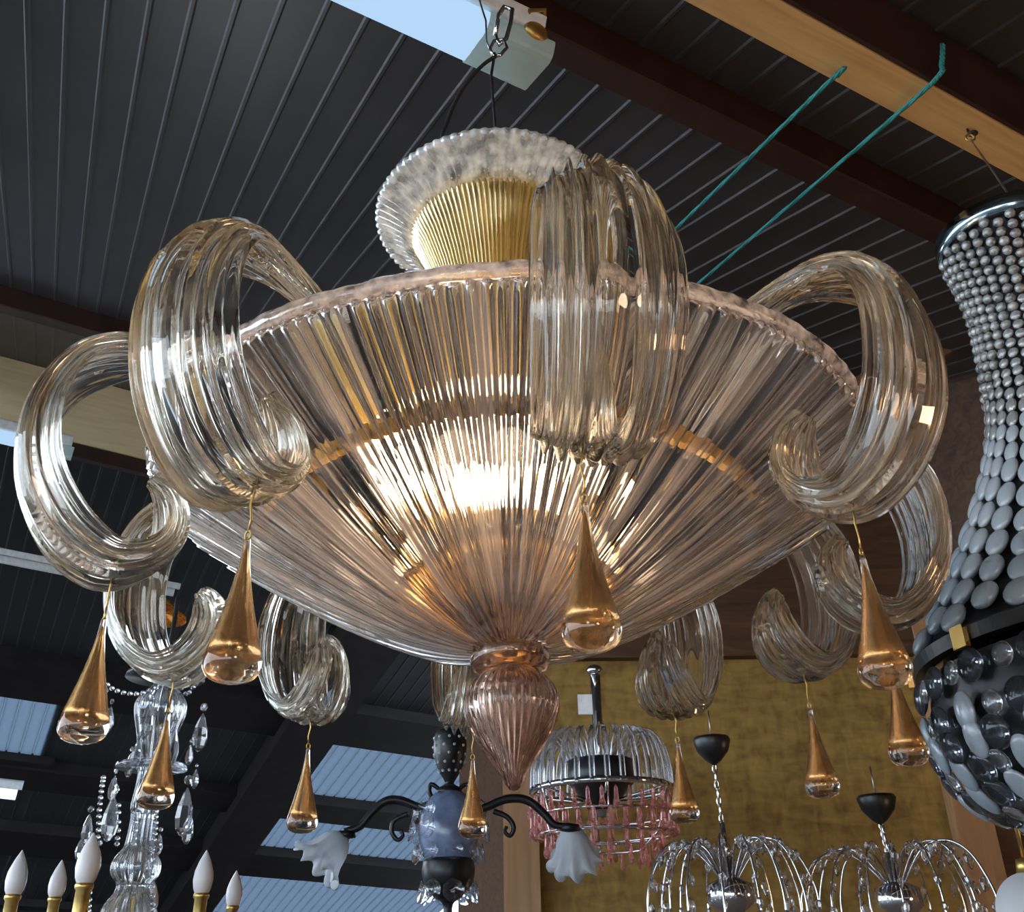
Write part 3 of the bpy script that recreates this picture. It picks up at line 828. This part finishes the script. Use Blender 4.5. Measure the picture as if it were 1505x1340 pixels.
# prisms: almond drop with a small octagon over it
pr = MB(); pr.lathe([(0.0005, .022), (.006, .012), (.013, -.010), (.0155, -.030), (.012, -.046), (.005, -.056), (.0005, -.058)], 8)
prism = pr.build('prism', M['crystal'], cr, smooth=False)
topb = MB().ball((0, 0, .034), (.009, .006, .009), 8, 4).build('octagon_bead', M['crystal'], prism, smooth=False)
first = True
for (px, py, sc) in ((170, 1052, 1.1), (143, 1082, .55), (172, 1105, .75), (204, 1084, 1.0), (237, 1060, 1.0), (268, 1092, 1.25), (299, 1065, 1.15), (276, 1130, .6), (147, 1180, 1.3), (150, 1215, .8), (258, 1168, 1.4), (263, 1200, .9), (166, 1262, .7), (183, 1062, .8), (253, 1100, .8), (222, 1112, .8), (288, 1108, .6), (190, 1160, .7), (228, 1172, .8), (136, 1245, .6), (252, 1240, .6), (240, 1268, .7)):
    x = (px - 205) / 95.; dy = -.10 * math.sqrt(max(0, 1 - x * x)) * (1 if random.random() < .7 else -1)
    loc = LP(px, py); loc.y = dy
    if first: prism.location = loc; prism.scale = (sc,) * 3; first = False
    else:
        q = dup(prism, cr, loc, (0, 0, random.random() * 3), (sc,) * 3); dup(topb, q)
# bead chains
def chain(pts, n, rad):
    P = spline(pts, n); mb = MB()
    for p in P: mb.ball(p, rad, 8, 6)
    return mb.build('bead_chain', M['crystal'], cr)
for pts in (((160, 1000), (180, 1022), (215, 1030), (250, 1018), (268, 1000)), ((268, 1000), (285, 1030), (300, 1015)), ((160, 1000), (150, 1025), (140, 1045)),
            ((168, 1150), (163, 1190), (160, 1240), (152, 1290), (148, 1340)), ((190, 1190), (190, 1220), (188, 1245)), ((214, 1190), (214, 1220), (212, 1245)),
            ((243, 1180), (243, 1220), (238, 1270), (240, 1340)), ((160, 1270), (150, 1310), (140, 1345))):
    P = []
    for j, (px, py) in enumerate(pts):
        q = LP(px, py); q.y = -.07; P.append(q)
    L_ = sum((P[i + 1] - P[i]).length for i in range(len(P) - 1))
    chain(P, max(4, int(L_ / .0125)), .0058)
# candles
cb = sl = None
for (px, py, sc, dy) in ((26, 1283, 1.15, .02), (86, 1292, 1.0, .12), (131, 1262, 1.25, -.12), (221, 1318, 1.0, .20), (300, 1282, 1.1, -.02), (345, 1306, .95, .14)):
    loc = LP(px, py); 
    d = at(px, py, Y1 + dy) - O; loc = d
    if cb is None:
        cb = MB().lathe([(.0005, .043), (.004, .037), (.0115, .022), (.0185, .002), (.0200, -.014), (.0175, -.030), (.012, -.042), (.0005, -.043)], 20).build('candle_bulb', M['candle'], cr, loc=loc)
        sl = MB().lathe([(.0005, -.038), (.0135, -.038), (.0155, -.041), (.0155, -.046), (.0125, -.050), (.0125, -.150), (.022, -.156), (.030, -.166), (.010, -.172), (.0005, -.172)], 20).build('candle_sleeve', M['brass'], cr, loc=loc)
        cb.scale = sl.scale = (sc,) * 3
    else:
        dup(cb, cr, loc, None, (sc,) * 3); dup(sl, cr, loc, None, (sc,) * 3)
    e = loc + Vector((0, 0, -.165 * sc)); c0 = Vector((0, 0, zof(1400)))
    MB().tube(spline([e, e + Vector((0, 0, -.05)), e.lerp(c0, .4) + Vector((0, 0, -.09)), e.lerp(c0, .75) + Vector((0, 0, -.03)), c0], 20), .007, 8).build('arm', M['brass'], cr)

# small amber pendant between
Op = at(236, 905, 2.2)
ap_ = thing('amber_pendant', Op, 'small amber brown glass pendant on a thin wire above the crystal chandelier', 'pendant lamp')
k2 = k1(236, 905, 2.2)
MB().lathe([(.001, 22 * k2), (12 * k2, 20 * k2), (22 * k2, 10 * k2), (36 * k2, 0), (37 * k2, -6 * k2), (34 * k2, -7 * k2), (20 * k2, 5 * k2), (.001, 12 * k2)], 40).build('shade', M['amber'], ap_)
MB().lathe([(.001, 26 * k2), (10 * k2, 24 * k2), (11 * k2, 18 * k2), (.001, 18 * k2)], 16).build('cap', M['brass'], ap_)
MB().tube([(0, 0, 24 * k2), at(265, 765, 2.2) - Op, at(266, 600, 2.2) - Op], .0025, 6).build('pendant_wire', M['wire'], ap_)

# ------------------------------------------------------------------ black iron and ceramic chandelier
Y2 = 1.75
O2 = at(660, 1210, Y2); k3 = k1(660, 1210, Y2)
bi = thing('iron_chandelier', O2, 'black iron chandelier with blue ceramic body and white tulip shades behind the finial', 'chandelier')
def L2(px, py, dy=0.): return at(px, py, Y2 + dy) - O2
def z2(py): return at(660, py, Y2).z - O2.z
def lath(parent, pts, zf, k, n, mat, name, mod=None, closed=False, smooth=True):
    cs_ = spline([(a * k, zf(b)) for a, b in pts], 6 * len(pts))
    return MB().lathe([(max(.0004, float(p[0])), float(p[1])) for p in cs_], n, mod=mod, closed=closed).build(name, mat, parent, smooth=smooth)
lath(bi, [(3, 1070), (20, 1074), (25, 1090), (24, 1110), (17, 1132), (9, 1146), (7, 1152), (16, 1158), (18, 1166), (5, 1170)], z2, k3, 40, M['blackiron'], 'vase_crown')
mb = MB()
for ry in range(5):
    for q in range(10):
        t = 2 * PI * (q + .5 * (ry % 2)) / 10; rr = (25, 25.5, 24.5, 21, 16.5)[ry] * k3; zz = z2(1086 + ry * 12)
        mb.ball((rr * math.sin(t), -rr * math.cos(t), zz), 2.3 * k3, 8, 6)
mb.build('crown_studs', M['whiteshade'], bi)
lath(bi, [(6, 1158), (22, 1166), (34, 1180), (42, 1200), (44, 1220), (42, 1240), (36, 1256), (30, 1266)], z2, k3, 48, M['ceramic'], 'ceramic_body')
lath(bi, [(34, 1262), (37, 1268), (38, 1284), (33, 1300), (20, 1318), (8, 1328), (7, 1345), (14, 1352), (5, 1362)], z2, k3, 48, M['blackiron'], 'lower_bowl')
MB().tube([(0, 0, z2(1072)), (0, 0, z2(900))], .004, 8).build('stem', M['blackiron'], bi)
# clear glass flowers round the body
fl = None
def flower(k):
    mb = MB()
    for i in range(7):
        a = 2 * PI * i / 7
        rows = []
        for u in np.linspace(0, 1, 5):
            rows.append([(math.cos(a + w_) * (.2 + u) * (1 - .25 * w_ * w_), math.sin(a + w_) * (.2 + u) * (1 - .25 * w_ * w_), .5 * u * u) for w_ in np.linspace(-.42, .42, 5)])
        b = len(mb.v); mb.grid(rows)
        rows2 = [[(x, y, z + .07) for x, y, z in r] for r in rows]
        mb.grid([list(reversed(r)) for r in rows2])
    mb.ball((0, 0, .15), .22, 8, 6)
    mb.v = [(x * k, y * k, z * k) for x, y, z in mb.v]
    return mb
for (ring, py, n_, sc) in ((46, 1196, 7, 14), (50, 1222, 8, 13), (45, 1255, 9, 11), (34, 1312, 8, 13)):
    for q in range(n_):
        t = 2 * PI * (q + .3) / n_
        loc = Vector((ring * k3 * math.sin(t), -ring * k3 * math.cos(t), z2(py)))
        if ring > 44 and abs(math.sin(t)) < .45 and py < 1250: continue   # the body shows at its front
        rot = (Matrix.Rotation(t, 3, 'Z') @ Matrix.Rotation(PI / 2 * .9, 3, 'X')).to_euler()
        if fl is None:
            fl = flower(k3).build('glass_flower', M['crystal'], bi, loc=loc); fl.rotation_euler = rot; fl.scale = (sc,) * 3
        else: dup(fl, bi, loc, rot, (sc,) * 3)
# arms and shades
def tulip(k, n=9):
    rows = []
    for i in range(72):
        t = 2 * PI * i / 72; row = []
        for (r, z) in ((6, 0), (16, 8), (24, 22), (27, 38), (31, 50), (40, 58)):
            fr = max(0, (z - 30) / 28.); rr = r + 5 * fr * math.cos(n * t)
            row.append((rr * k * math.sin(t), -rr * k * math.cos(t), -(z + 6 * fr * math.sin(n * t)) * k))
        for (r, z) in ((38, 57), (29, 49), (25, 37), (22, 22), (14, 9), (4, 2)):
            fr = max(0, (z - 30) / 28.); rr = r + 5 * fr * math.cos(n * t)
            row.append((rr * k * math.sin(t), -rr * k * math.cos(t), -(z + 6 * fr * math.sin(n * t)) * k))
        rows.append(row)
    return MB().grid(rows, close_u=True)
tul = None
for (path, scroll, tip, tilt_) in (([(640, 1190), (615, 1186), (588, 1176), (565, 1178), (545, 1196), (528, 1215), (506, 1222)], [(600, 1196), (580, 1205), (576, 1222), (584, 1234), (592, 1228), (589, 1220)], (508, 1226), .75),
                             ([(690, 1194), (715, 1186), (745, 1174), (775, 1176), (800, 1196), (815, 1212), (838, 1214)], [(725, 1192), (745, 1200), (755, 1215), (750, 1228), (742, 1222), (745, 1214)], (838, 1216), -.75),
                             ([(650, 1194), (640, 1190), (628, 1184), (618, 1190), (612, 1200)], [], None, 0)):
    dy0 = -.02 if tip else .1
    P = [L2(px, py, dy0) for px, py in path]; n_ = 34
    mb = MB().tube(spline(P, n_), [6.5 * k3 * (1 - .35 * abs(i / (n_ - 1) - .4)) for i in range(n_)], 8)
    if scroll: mb.tube(spline([L2(px, py, dy0) for px, py in scroll], 24), [4.2 * k3 * (1 - .4 * i / 23) for i in range(24)], 8)
    if tip:
        q = L2(*tip, dy0); mb.lathe([(.0005, 6 * k3), (13 * k3, 4 * k3), (15 * k3, -4 * k3), (.0005, -8 * k3)], 16, ctr=(q.x, q.y, q.z))
    mb.build('arm', M['blackiron'], bi)
    if tip:
        rot = (0, tilt_, .3)
        if tul is None: tul = tulip(k3).build('tulip_shade', M['whiteshade'], bi, loc=q); tul.rotation_euler = rot
        else: dup(tul, bi, q, (0.1, tilt_, 1.2))
for dx in (-1, 1):
    MB().tube(spline([L2(660 + dx * 14, 1160), L2(660 + dx * 26, 1152), L2(660 + dx * 29, 1162), L2(660 + dx * 25, 1172)], 12), 3.2 * k3, 8).build('leaf_hook', M['blackiron'], bi)

# ------------------------------------------------------------------ pink crystal chandelier
Y3 = 2.45
O3 = at(885, 1180, Y3); k4 = k1(885, 1180, Y3)
pk = thing('pink_chandelier', O3, 'round chrome chandelier with curved glass rods and pink crystal fringe', 'chandelier')
def L3(px, py, dy=0.): return at(px, py, Y3 + dy) - O3
def z3(py): return at(885, py, Y3).z - O3.z
MB().tube([(0, 0, z3(1200)), (0, 0, z3(985))], 8 * k4, 14).ball((0, 0, z3(985)), (13 * k4, 13 * k4, 9 * k4), 12, 8).build('rod', M['chrome'], pk)
tg = L3(860, 1035, -.05); MB().box(tg, (22 * k4, .004, 30 * k4)).build('tag', M['capwhite'], pk, smooth=False)
MB().lathe([(8 * k4, z3(1112)), (48 * k4, z3(1118)), (50 * k4, z3(1150)), (20 * k4, z3(1185)), (8 * k4, z3(1190))], 40).build('hub', M['blackiron'], pk)
MB().lathe([(98 * k4, z3(1158)), (106 * k4, z3(1158)), (106 * k4, z3(1166)), (98 * k4, z3(1166))], 64, closed=True).build('crystal_ring', M['chrome'], pk)
rod = None
for q in range(30):
    t = 2 * PI * q / 30
    if rod is None:
        P = [Vector((0, -r * k4, z3(y))) for r, y in ((44, 1122), (56, 1098), (74, 1083), (92, 1096), (101, 1125), (103, 1164))]
        rod = MB().tube(spline(P, 26), 4.2 * k4, 8).build('glass_rod', M['crystal'], pk); rod.rotation_euler = (0, 0, t)
    else: dup(rod, pk, rot=(0, 0, t))
pc = None; cnt = 0
for (r, y, n_, sc) in ((106, 1185, 34, 1.0), (104, 1212, 30, 1.05), (84, 1240, 22, 1.0), (62, 1258, 12, .9)):
    for q in range(n_):
        t = 2 * PI * (q + .5 * (y % 2)) / n_
        loc = Vector((r * k4 * math.sin(t), -r * k4 * math.cos(t), z3(y)))
        if pc is None:
            pc = MB().lathe([(.0004, 14 * k4), (2.6 * k4, 10 * k4), (3.2 * k4, -4 * k4), (5.2 * k4, -10 * k4), (3.2 * k4, -16 * k4), (.0004, -18 * k4)], 8).build('pink_crystal', M['pink'], pk, smooth=False, loc=loc)
        else: dup(pc, pk, loc, (0, 0, t), (sc,) * 3)
        cnt += 1
mb = MB()
for (r, y) in ((104, 1198), (102, 1226), (84, 1226), (62, 1246)):
    mb.lathe([((r - 2) * k4, z3(y)), ((r + 2) * k4, z3(y)), ((r + 2) * k4, z3(y + 3)), ((r - 2) * k4, z3(y + 3))], 48, closed=True)
for q in range(6):
    t = 2 * PI * q / 6; d = Vector((math.sin(t), -math.cos(t), 0))
    mb.tube([d * 10 * k4 + Vector((0, 0, z3(1180))), d * 104 * k4 + Vector((0, 0, z3(1163)))], 2 * k4, 6)
    mb.tube([d * 62 * k4 + Vector((0, 0, z3(1248))), d * 84 * k4 + Vector((0, 0, z3(1228))), d * 103 * k4 + Vector((0, 0, z3(1164)))], 1.5 * k4, 6)
mb.build('fringe_frame', M['chrome'], pk)

# ------------------------------------------------------------------ two chrome spray chandeliers
def spray(cx, cy, Y, cup, crown, R1, top, drop, nw, label, seed):
    rnd = random.Random(seed)
    O_ = at(cx, cy, Y); k = k1(cx, cy, Y)
    rt = thing('spray_chandelier', O_, label, 'chandelier', 'chrome spray chandeliers before the chipboard')
    def L(px, py, dy=0.): return at(px, py, Y + dy) - O_
    cu = L(*cup); 
    MB().lathe([(2 * k, 14 * k), (6 * k, 13 * k), (27 * k, 17 * k), (29 * k, 12 * k), (24 * k, -4 * k), (12 * k, -18 * k), (4 * k, -24 * k), (.3 * k, -26 * k)], 32, ctr=(cu.x, cu.y, cu.z)).build('ceiling_cup', M['blackiron'], rt)
    MB().tube([cu + Vector((0, 0, 15 * k)), cu + Vector((0, 0, 60 * k))], 1.2 * k, 6).build('cord', M['wire'], rt)
    c0 = L(*crown)
    # links then rod
    mb = MB(); a_ = cu + Vector((0, 0, -24 * k)); mid = a_.lerp(c0, .55)
    nL = 7
    for i in range(nL):
        p = a_.lerp(mid, (i + .5) / nL)
        mb.tube([p + Vector((math.cos(i * PI / 2) * math.sin(t) * 3 * k, math.sin(i * PI / 2) * math.sin(t) * 3 * k, math.cos(t) * 8 * k)) for t in np.linspace(0, 2 * PI, 11)], 1.3 * k, 5)
    mb.build('chain', M['chrome'], rt)
    MB().tube([mid, c0], [4 * k, 8 * k], 10).lathe([(.3 * k, 26 * k), (9 * k, 20 * k), (11 * k, -6 * k), (34 * k, -16 * k), (36 * k, -40 * k), (12 * k, -60 * k), (.3 * k, -62 * k)], 28, ctr=(c0.x, c0.y, c0.z)).build('stem', M['chrome'], rt)
    w0 = None; wires = []
    P = [Vector((0, -r * k, z * k)) for r, z in ((10, -14), (R1 * .35, top * .75), (R1 * .62, top), (R1 * .85, top * .55), (R1, -drop * .4), (R1 * 1.02, -drop))]
    S = spline(P, 28)
    for q in range(nw):
        t = 2 * PI * q / nw + .1
        if w0 is None:
            w0 = MB().tube(S, 1.7 * k, 6).build('spray_wire', M['chrome'], rt, loc=c0); w0.rotation_euler = (0, 0, t)
        else: dup(w0, rt, c0, (0, 0, t), (1, rnd.uniform(.85, 1.1), rnd.uniform(.85, 1.1)))
    cx_ = None; n_ = 0
    for q in range(nw):
        t = 2 * PI * q / nw + .1
        for i in (8, 12, 16, 20, 24, 27):
            if n_ >= 96: break
            p = Vector(S[i]); pos = c0 + Matrix.Rotation(t, 3, 'Z') @ p + Vector((0, 0, -3 * k))
            if cx_ is None:
                cx_ = MB().lathe([(.2 * k, 7 * k), (4.2 * k, 2 * k), (4.6 * k, -3 * k), (2.2 * k, -10 * k), (.2 * k, -12 * k)], 8).build('crystal_drop', M['crystal'], rt, smooth=False, loc=pos)
            else: dup(cx_, rt, pos, (rnd.uniform(-.3, .3), rnd.uniform(-.3, .3), rnd.random() * 3), (rnd.uniform(.8, 1.3),) * 3)
            n_ += 1
    return rt
spray(1070, 1290, 1.80, (1047, 1100), (1071, 1282), 118, 42, 60, 16, 'chrome spray chandelier hanging under the larger black cup, nearer the pink fringe', 3)
spray(1310, 1290, 2.5, (1290, 1186), (1313, 1288), 128, 40, 60, 16, 'chrome spray chandelier hanging under the smaller black cup, nearer the right post', 5)

# white globe shade in the corner
Ow = at(1524, 1340, 1.2); k5 = k1(1524, 1340, 1.2)
wg = thing('globe_lamp', Ow, 'pale white glass globe lamp peeking in at the lower right corner', 'lamp')
MB().lathe([(10 * k5, 52 * k5)] + [(55 * k5 * math.sin(a), 55 * k5 * math.cos(a)) for a in np.linspace(.25, PI - .01, 20)], 40).build('globe', M['whiteshade'], wg)
MB().lathe([(.001, 75 * k5), (12 * k5, 72 * k5), (15 * k5, 52 * k5), (.001, 50 * k5)], 24).tube([(0, 0, 72 * k5), (0, 0, 200 * k5)], 3 * k5, 8).build('fitting', M['brass'], wg)

# ------------------------------------------------------------------ light
w = bpy.data.worlds.new('world'); scene.world = w; w.use_nodes = True
nt = w.node_tree; bg = nt.nodes['Background']
bg.inputs[0].default_value = (.72, .86, 1, 1); bg.inputs[1].default_value = 6.0
def fill_light(name, loc, power, col, rad):
    l = bpy.data.lights.new(name, 'POINT'); l.energy = power; l.color = col; l.shadow_soft_size = rad
    o_ = bpy.data.objects.new(name, l); C.objects.link(o_); o_.location = loc; return o_
fill_light('warm_fill', (1.6, -.6, 1.9), 16, (1, .58, .28), .10)  # unseen warm fill added for the timber and roof at the right
fill_light('warm_fill', (.6, -2.0, 2.0), 18, (1, .70, .48), .14)  # unseen fill added behind the camera for warm highlights on the glass
fill_light('warm_fill', (-.5, -2.2, 2.2), 12, (1, .82, .70), .16)  # second added fill behind the camera, for glass highlights
fill_light('warm_fill', (2.3, 1.4, 1.7), 12, (1, .66, .36), .12)  # warm fill added out of frame at the right
fill_light('fluorescent_fill', (-2.2, 3.6, 2.6), 38, (.86, .93, 1), .3)  # unseen cool light added to brighten the pale beam at far left

vs = scene.view_settings
scene.display_settings.display_device = 'sRGB'
vs.view_transform = 'Standard'; vs.look = 'None'; vs.exposure = 0.28; vs.gamma = 1.0
vs.use_curve_mapping = False
cy = scene.cycles
cy.max_bounces = 11; cy.transmission_bounces = 11; cy.transparent_max_bounces = 8; cy.glossy_bounces = 4; cy.diffuse_bounces = 2
cy.time_limit = 900
cy.use_adaptive_sampling = True; cy.adaptive_threshold = .11; cy.adaptive_min_samples = 8
cy.sample_clamp_indirect = 6.0; cy.sample_clamp_direct = 0
cy.use_denoising = True
try: cy.denoiser = 'OPENIMAGEDENOISE'
except Exception: pass
cy.caustics_reflective = True; cy.caustics_refractive = True; cy.blur_glossy = .2
